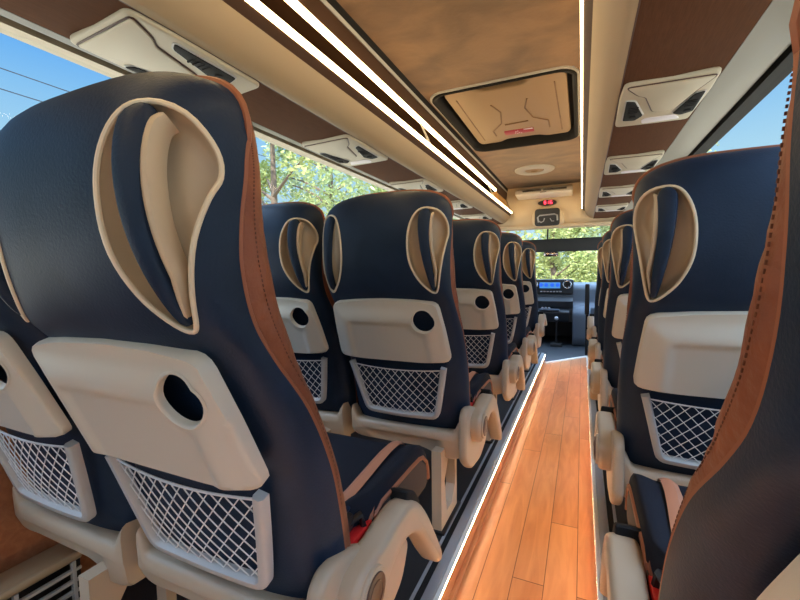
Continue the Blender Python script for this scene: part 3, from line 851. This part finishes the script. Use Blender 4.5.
# bulkhead over the windscreen
bm = nb(); rows = []
for x in [CX-.90+.045*i for i in range(41)]:
    a = abs(x-CX)/.90; e = .02*a**3
    rows.append([(x, 4.56+e, 1.90), (x, 4.575+e, 1.72), (x, 4.60+e, 1.56), (x, 4.63+e, 1.475), (x, 4.585+e, 1.468), (x, 4.59+e, 1.440), (x, 4.62+e, 1.428), (x, 4.72, 1.44), (x, 4.9, 1.53), (x, 4.9, 1.90)])
vs = grid(bm, rows, True); bm.faces.new(vs[0][::-1]); bm.faces.new(vs[-1]); struct('trim_bulkhead', bm, 'bulk')
mp = empty('monitor_pod', (-.345, 4.58, H+.52), 'rounded beige pod with black glossy panel on the front bulkhead, below the clock', 'monitor pod')
bm = nb(); extrude(bm, rpoly([(-.165,-.045),(-.15,.11),(-.06,.165),(.06,.165),(.15,.11),(.175,-.045)], .07, 6), -.035, .06, .03, 'y', 5); obj('body', bm, 'bulk', mp)
bm = nb(); extrude(bm, rpoly([(-.125,-.045),(-.125,.135),(.125,.135),(.125,-.045)], .035, 5), -.046, -.02, .006, 'y'); pn = obj('panel', bm, 'dashdark', mp); pn['label'] = 'black glossy panel'
bm = nb(); tube(bm, [(-.085,-.046,-.005),(-.095,-.047,.045),(-.075,-.048,.065),(.07,-.048,.072),(.098,-.047,.06),(.102,-.046,.005)], .008, 8)
tube(bm, [(-.085,-.046,.01),(-.06,-.047,-.008),(-.035,-.047,.005),(-.025,-.047,.035)], .006, 8); tube(bm, [(.03,-.046,.03),(.045,-.047,.0),(.07,-.047,.0)], .004, 8); obj('handle', bm, 'silver', pn)
ck = empty('digital_clock', (-.347, 4.552, H+.717), 'oval black clock with red digits 8:16 on the front bulkhead', 'clock')
bm = nb(); extrude(bm, circ(0, 0, .092, 32, .028), -.020, .04, .005, 'y'); obj('housing', bm, 'black', ck)
SEG = {'8':'abcdefg','1':'bc','6':'acdefg'}
def digit(bm, ch, x):
    w, h, t = .009, .0115, .0035
    P = {'a':(-w,w,2*h-t,2*h),'g':(-w,w,-t/2,t/2),'d':(-w,w,-2*h,-2*h+t),'f':(-w,-w+t,0,2*h),'b':(w-t,w,0,2*h),'e':(-w,-w+t,-2*h,0),'c':(w-t,w,-2*h,0)}
    for c in SEG[ch]:
        a, b, c0, d = P[c]; box(bm, x+a, x+b, -.0215, -.019, c0*.75, d*.75)
bm = nb(); digit(bm, '8', -.020); digit(bm, '1', .012); digit(bm, '6', .043)
for z in (-.007, .006): box(bm, .0, .0035, -.0215, -.019, z, z+.004)
obj('digits', bm, 'redled', ck)

# ------------------------------------------------------------------ cab
bm = nb(); box(bm, XL, XRr, 4.9, 5.5, 1.56, 1.60)
struct('ceiling_cab', bm, 'trimg', flat=True)
bm = nb()
for s in (-1, 1):
    f = lambda w: CX+s*w
    prism(bm, [(f(.90),-.10),(f(.90),.75),(f(.96),.75),(f(.96),-.10)], Y1, YF)
    v = [(5.45,1.60),(5.57,1.60),(6.55,.75),(6.40,.75)]
    a = [bm.verts.new((f(.86), y, z)) for y, z in v]; b = [bm.verts.new((f(.95), y, z)) for y, z in v]
    for i in range(4): bm.faces.new((a[i], a[(i+1) % 4], b[(i+1) % 4], b[i]))
    bm.faces.new(a[::-1]); bm.faces.new(b)
struct('wall_cab', bm, 'dashdark', flat=True)
struct('wall_front', bx(XL, XRr, YF, YF+.06, -.10, .78), 'dashdark', flat=True)
bm = nb()
v = [bm.verts.new(p) for p in ((XL+.03, 5.5, 1.60), (XRr-.03, 5.5, 1.60), (XRr-.03, 6.5, .76), (XL+.03, 6.5, .76))]
bm.faces.new(v); r = bmesh.ops.solidify(bm, geom=bm.faces[:], thickness=.006)
struct('window_10', bm, 'glass', flat=True)
ds = empty('dashboard', (CX, 5.75, 0), 'blue grey dashboard with a wide lit screen at the front of the cab', 'dashboard')
bm = nb(); pr = rpoly([(-.06,.30),(-.10,.50),(-.02,.56),(-.02,.74),(.03,.80),(.30,.815),(.74,.78),(.74,.30)], .03, 4)
extrude(bm, pr, -.86, .86, .01); obj('body', bm, 'dash', ds)
bm = nb(); extrude(bm, rpoly([(-.10,.48),(-.14,.58),(-.06,.62),(-.05,.655),(-.03,.655),(.0,.48)], .012), -.24, .26, .006); obj('shelf', bm, 'dashdark', ds)
bm = nb(); extrude(bm, rpoly([(-.27,.665),(-.265,.855),(-.24,.865),(.23,.865),(.26,.855),(.262,.665)], .03, 4), -.045, .12, .012, 'y'); sc = obj('screen_housing', bm, 'dashdark', ds)
bm = nb(); box(bm, -.16, .10, -.049, -.04, .745, .825, .002); d = obj('display', bm, 'screen', sc); d['label'] = 'lit blue display'
bm = nb()
for x in (-.14, -.075, .0, .07):
    extrude(bm, circ(x, .790, .026, 20), -.0505, -.048, .0005, 'y')
obj('icon', bm, 'icon', d)
for x in (-.235, .185):
    bm = nb(); tube(bm, [(x+.048*math.cos(a*.262), -.05, .795+.048*math.sin(a*.262)) for a in range(24)], .010, 8, True); v = obj('vent_ring', bm, 'chrome', sc)
    bm = nb(); extrude(bm, circ(x, .795, .018, 16), -.052, -.04, .002, 'y'); 
    for q in range(4):
        a = q*math.pi/4; tube(bm, [(x+.042*math.cos(a), -.046, .795+.042*math.sin(a)), (x-.042*math.cos(a), -.046, .795-.042*math.sin(a))], .002, 4)
    obj('vent_hub', bm, 'black', v)
bm = nb()
for x in (-.15, -.11, -.07, -.03, .01, .05, .09): box(bm, x, x+.028, -.051, -.04, .693, .708, .002)
obj('button', bm, 'silver', sc)
bm = nb(); box(bm, -.18, .06, -.035, .02, .575, .635, .004)
bx_ = obj('radio_panel', bm, 'black', ds)
bm = nb()
for x in (-.16, -.10, -.02, .02): box(bm, x, x+.032, -.040, -.03, .60, .618, .002)
obj('button', bm, 'silver', bx_)
bm = nb(); box(bm, -.15, .10, -.20, -.04, .46, .478, .006); sh2 = obj('storage_tray', bm, 'dash', ds)
bm = nb()
for x in (-.11, -.07, -.03): extrude(bm, circ(x, -.15, .016, 12), .47, .50, .002, 'z')
obj('switch', bm, 'silver', sh2)
bm = nb(); extrude(bm, rpoly([(-.10,-.01),(-.16,.10),(-.20,.42),(-.12,.52),(.10,.52),(.10,-.01)], .05, 4), .255, .47, .02); cc = obj('side_console', bm, 'dash', ds); cc['label'] = 'pale blue grey console column'
bm = nb(); extrude(bm, rpoly([(-.11,.30),(-.20,.44),(-.12,.48),(.05,.48),(.05,.30)], .03), -.24, .22, .015); obj('lower_console', bm, 'dashdark', ds)
gl = empty('gear_lever', (-.29, 5.50, -.006), 'black gear lever with silver knob under the dashboard', 'gear lever')
bm = nb(); extrude(bm, rrect(-.07,.07,-.08,.08,.03), 0, .05, .01, 'z'); obj('gaiter', bm, 'rubber', gl)
bm = nb(); tube(bm, [(0,0,.04),(0,-.02,.25),(0,-.03,.36)], .010, 8); obj('stick', bm, 'black', gl)
bm = nb(); bmesh.ops.create_uvsphere(bm, u_segments=16, v_segments=10, radius=.026, matrix=Matrix.Translation((0,-.032,.375))); obj('knob', bm, 'silver', gl)
gp = empty('grab_post', (.058, 5.02, -.005), 'black padded grab post by the step at the front right', 'post')
bm = nb(); tube(bm, [(0,0,0),(0,0,.50)], .013, 10); obj('pole', bm, 'rubber', gp)
bm = nb(); extrude(bm, rrect(-.024,.024,-.03,.03,.012), .48, .83, .012, 'z'); obj('pad', bm, 'black', gp)
vs_ = empty('sun_visor', (CX, 5.22, H+.30), 'wide dark sun blind pulled down across the windscreen top', 'sun blind')
bm = nb(); extrude(bm, rrect(-.80,.80,-.072,.075,.02), -.010, .010, .006, 'y'); obj('blind', bm, 'dashdark', vs_)
bm = nb(); tube(bm, [(-.80,0,.076),(.80,0,.076)], .008, 8); tube(bm, [(-.78,0,.08),(-.78,.05,.285)], .006, 6); tube(bm, [(.78,0,.08),(.78,.05,.285)], .006, 6); tube(bm, [(-.03,0,.08),(-.03,.05,.285)], .010, 6); obj('roller', bm, 'black', vs_)
rm = empty('rear_view_mirror', (-.355, 5.30, H+.205), 'rear-view mirror hanging below the dark sun blind', 'mirror')
bm = nb(); extrude(bm, rrect(-.085,.085,-.03,.03,.02), -.012, .02, .006, 'y'); obj('housing', bm, 'black', rm)
bm = nb(); extrude(bm, rrect(-.08,.08,-.026,.026,.018), -.0145, -.010, .001, 'y'); obj('glass', bm, 'mirror', rm)
bm = nb(); tube(bm, [(0,.01,.02),(0,.03,.06),(0,.05,.10)], .008, 8); obj('stem', bm, 'black', rm)

# ------------------------------------------------------------------ outside
GZ = -.70
bm = nb(); box(bm, -70, 60, -40, 90, GZ-.1, GZ); g = struct('ground', bm, 'ground', flat=True)
def tree(loc, h, rad, label, leaf, seed, n=5200, low=.12, size=.16):
    rnd = random.Random(seed)
    t = empty('tree', loc, label, 'tree', 'trees outside the coach')
    bm = nb(); th = h*.55
    tube(bm, [(0,0,0),(.05,.02,th*.4),(-.03,.04,th*.8),(0,0,h*.9)], [.02*h,.016*h,.011*h,.003*h], 8)
    blobs = []
    for i in range(26):
        z = h*(low+(1-low)*rnd.random()); f = (z/h-low)/(1-low); rr = rad*(.95*math.sin(math.pi*min(1, .12+.80*f))**.7)
        a = rnd.random()*6.283; q = rr*math.sqrt(rnd.random())
        c = Vector((q*math.cos(a), q*math.sin(a), z)); blobs.append((c, rad*(.22+.22*rnd.random())))
        tube(bm, [(0,0,max(.1, z-rad*.35)), tuple(c*.6+Vector((0,0,z*.35))), tuple(c)], [.007*h,.004*h,.002*h], 5)
    obj('trunk', bm, 'bark', t)
    bm = nb()
    for i in range(n):
        c, r = blobs[rnd.randrange(len(blobs))]
        d = Vector((rnd.gauss(0,1), rnd.gauss(0,1), rnd.gauss(0,1))).normalized()
        p = c+d*r*rnd.random()**.45
        if p.z < .05: continue
        s = size*(.55+.9*rnd.random()); u = Vector((rnd.gauss(0,1), rnd.gauss(0,1), rnd.gauss(0,.7))).normalized(); v = u.orthogonal().normalized()
        v = (Matrix.Rotation(rnd.random()*6.28, 3, u) @ v)*s*.42; u = u*s
        q = [p-u*.5, p+v*.5-u*.05, p+u*.5, p-v*.5-u*.05]
        bm.faces.new([bm.verts.new(x) for x in q])
    me = bpy.data.meshes.new('crown'); bm.to_mesh(me); bm.free(); me.materials.append(M[leaf])
    o = bpy.data.objects.new('crown', me); C.objects.link(o); o.parent = t
    return t
def polar(deg_left, dist): return (-dist*math.sin(R(deg_left)), dist*math.cos(R(deg_left)), GZ)
tree(polar(41.5, 12), 8.2, 2.3, 'pale green leafy tree outside the left window, nearest the foreground seat', 'leaf', 1, 9000, size=.17)
tree(polar(33.9, 16), 10, 2.7, 'pale green tree outside the left window, behind the middle seats', 'leaf2', 2, 9000, size=.22)
tree(polar(26.3, 23), 12.5, 3.2, 'bushy tree outside the left window, close to the overhead units', 'leaf', 3, 8000, size=.28)
tree(polar(20.5, 29), 13, 3.6, 'leafy tree left of the windscreen, mostly hidden by the seats', 'leaf2', 4, 6000, size=.34)
tree(polar(3.6, 16), 6.0, 1.9, 'bright yellow green tree in the left half of the windscreen', 'leaf', 5, 9000, low=.0)
tree(polar(-2.6, 21), 7.5, 2.3, 'bright green tree in the right half of the windscreen', 'leaf2', 6, 9000, low=.0, size=.2)
tree(polar(.8, 29), 10, 4.6, 'tall light green tree behind the others through the windscreen', 'leaf', 7, 11000, low=.0, size=.34)
tree(polar(-12.5, 14), 5.2, 1.5, 'small tree top peeping over the right seat in the side window', 'leaf', 8, 2600)
tree(polar(-20.5, 12), 5.0, 1.2, 'sparse branchy tree at the right photo edge', 'leaf', 9, 1100)
for i, (z0, z1, l) in enumerate(((9.1, 9.3, 'topmost'), (8.35, 8.5, 'middle'), (6.1, 6.25, 'lowest'))):
    bm = nb(); pts = [(-20+.0*j, -8+3*j, z0+(z1-z0)*j/12-.35*math.sin(math.pi*j/12)) for j in range(13)]
    tube(bm, pts, .022, 6); tag(obj('power_line', bm, 'cable'), '%s dark overhead power line crossing the blue sky at left' % l, 'cable', 'overhead power lines')

# ------------------------------------------------------------------ sky, sun, camera
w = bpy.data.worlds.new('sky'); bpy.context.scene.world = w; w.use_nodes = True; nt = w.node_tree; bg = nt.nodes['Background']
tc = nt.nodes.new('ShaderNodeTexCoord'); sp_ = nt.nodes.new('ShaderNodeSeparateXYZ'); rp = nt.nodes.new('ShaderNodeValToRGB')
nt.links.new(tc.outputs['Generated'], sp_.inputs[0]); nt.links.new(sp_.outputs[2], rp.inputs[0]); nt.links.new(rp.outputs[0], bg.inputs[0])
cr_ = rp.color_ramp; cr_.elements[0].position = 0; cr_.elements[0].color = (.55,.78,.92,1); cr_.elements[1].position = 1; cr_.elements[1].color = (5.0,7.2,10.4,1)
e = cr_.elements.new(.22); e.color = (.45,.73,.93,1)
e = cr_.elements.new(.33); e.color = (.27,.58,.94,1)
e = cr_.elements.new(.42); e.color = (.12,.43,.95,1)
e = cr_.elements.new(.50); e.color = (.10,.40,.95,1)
e = cr_.elements.new(.62); e.color = (3.4,4.9,7.2,1)  # sky above the visible band, made extra bright to light floor and seats
vd = nt.nodes.new('ShaderNodeVectorMath'); vd.operation = 'DOT_PRODUCT'; vd.inputs[1].default_value = (.139, -.654, .743)  # glow added around the sun direction, behind the view, to light seat backs
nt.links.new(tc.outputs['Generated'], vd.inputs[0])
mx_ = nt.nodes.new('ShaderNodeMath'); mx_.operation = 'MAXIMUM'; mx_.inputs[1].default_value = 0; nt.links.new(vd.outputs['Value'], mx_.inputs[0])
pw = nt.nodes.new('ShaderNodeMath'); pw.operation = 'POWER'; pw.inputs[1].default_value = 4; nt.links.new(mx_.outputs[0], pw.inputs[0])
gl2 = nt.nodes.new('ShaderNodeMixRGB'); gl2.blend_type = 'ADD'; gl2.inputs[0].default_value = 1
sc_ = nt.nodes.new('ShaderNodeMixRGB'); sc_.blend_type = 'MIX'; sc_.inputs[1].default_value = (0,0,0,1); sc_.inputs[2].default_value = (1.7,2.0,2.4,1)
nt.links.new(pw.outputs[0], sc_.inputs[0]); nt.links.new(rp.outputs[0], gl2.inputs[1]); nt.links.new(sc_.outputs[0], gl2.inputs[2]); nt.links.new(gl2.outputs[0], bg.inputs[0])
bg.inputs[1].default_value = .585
sl = bpy.data.lights.new('sun', 'SUN'); sl.energy = 8.0; sl.angle = R(.53); sl.color = (1,.95,.86)
so = bpy.data.objects.new('sun', sl); C.objects.link(so); so.rotation_euler = (R(42), 0, R(12))
cam = bpy.data.cameras.new('camera'); co = bpy.data.objects.new('camera', cam); C.objects.link(co)
cam.sensor_width = 36; cam.sensor_fit = 'HORIZONTAL'; cam.lens = 36*400.15/800; cam.clip_start = .02; cam.clip_end = 400
yaw, pit, rol = R(24.461), R(3.900), R(-.770)
fwd = Vector((-math.sin(yaw)*math.cos(pit), math.cos(yaw)*math.cos(pit), -math.sin(pit)))
rt = Vector((math.cos(yaw), math.sin(yaw), 0)); up = rt.cross(fwd)
r2 = rt*math.cos(rol)+up*math.sin(rol); u2 = -rt*math.sin(rol)+up*math.cos(rol)
mw = Matrix((r2, u2, -fwd)).transposed().to_4x4(); mw.translation = (0, 0, H); co.matrix_world = mw
S = bpy.context.scene; S.camera = co
S.view_settings.view_transform = 'Standard'; S.view_settings.look = 'None'; S.view_settings.gamma = 1; S.view_settings.use_curve_mapping = False
S.view_settings.exposure = 0.85
S.cycles.max_bounces = 10; S.cycles.diffuse_bounces = 6; S.cycles.transparent_max_bounces = 16
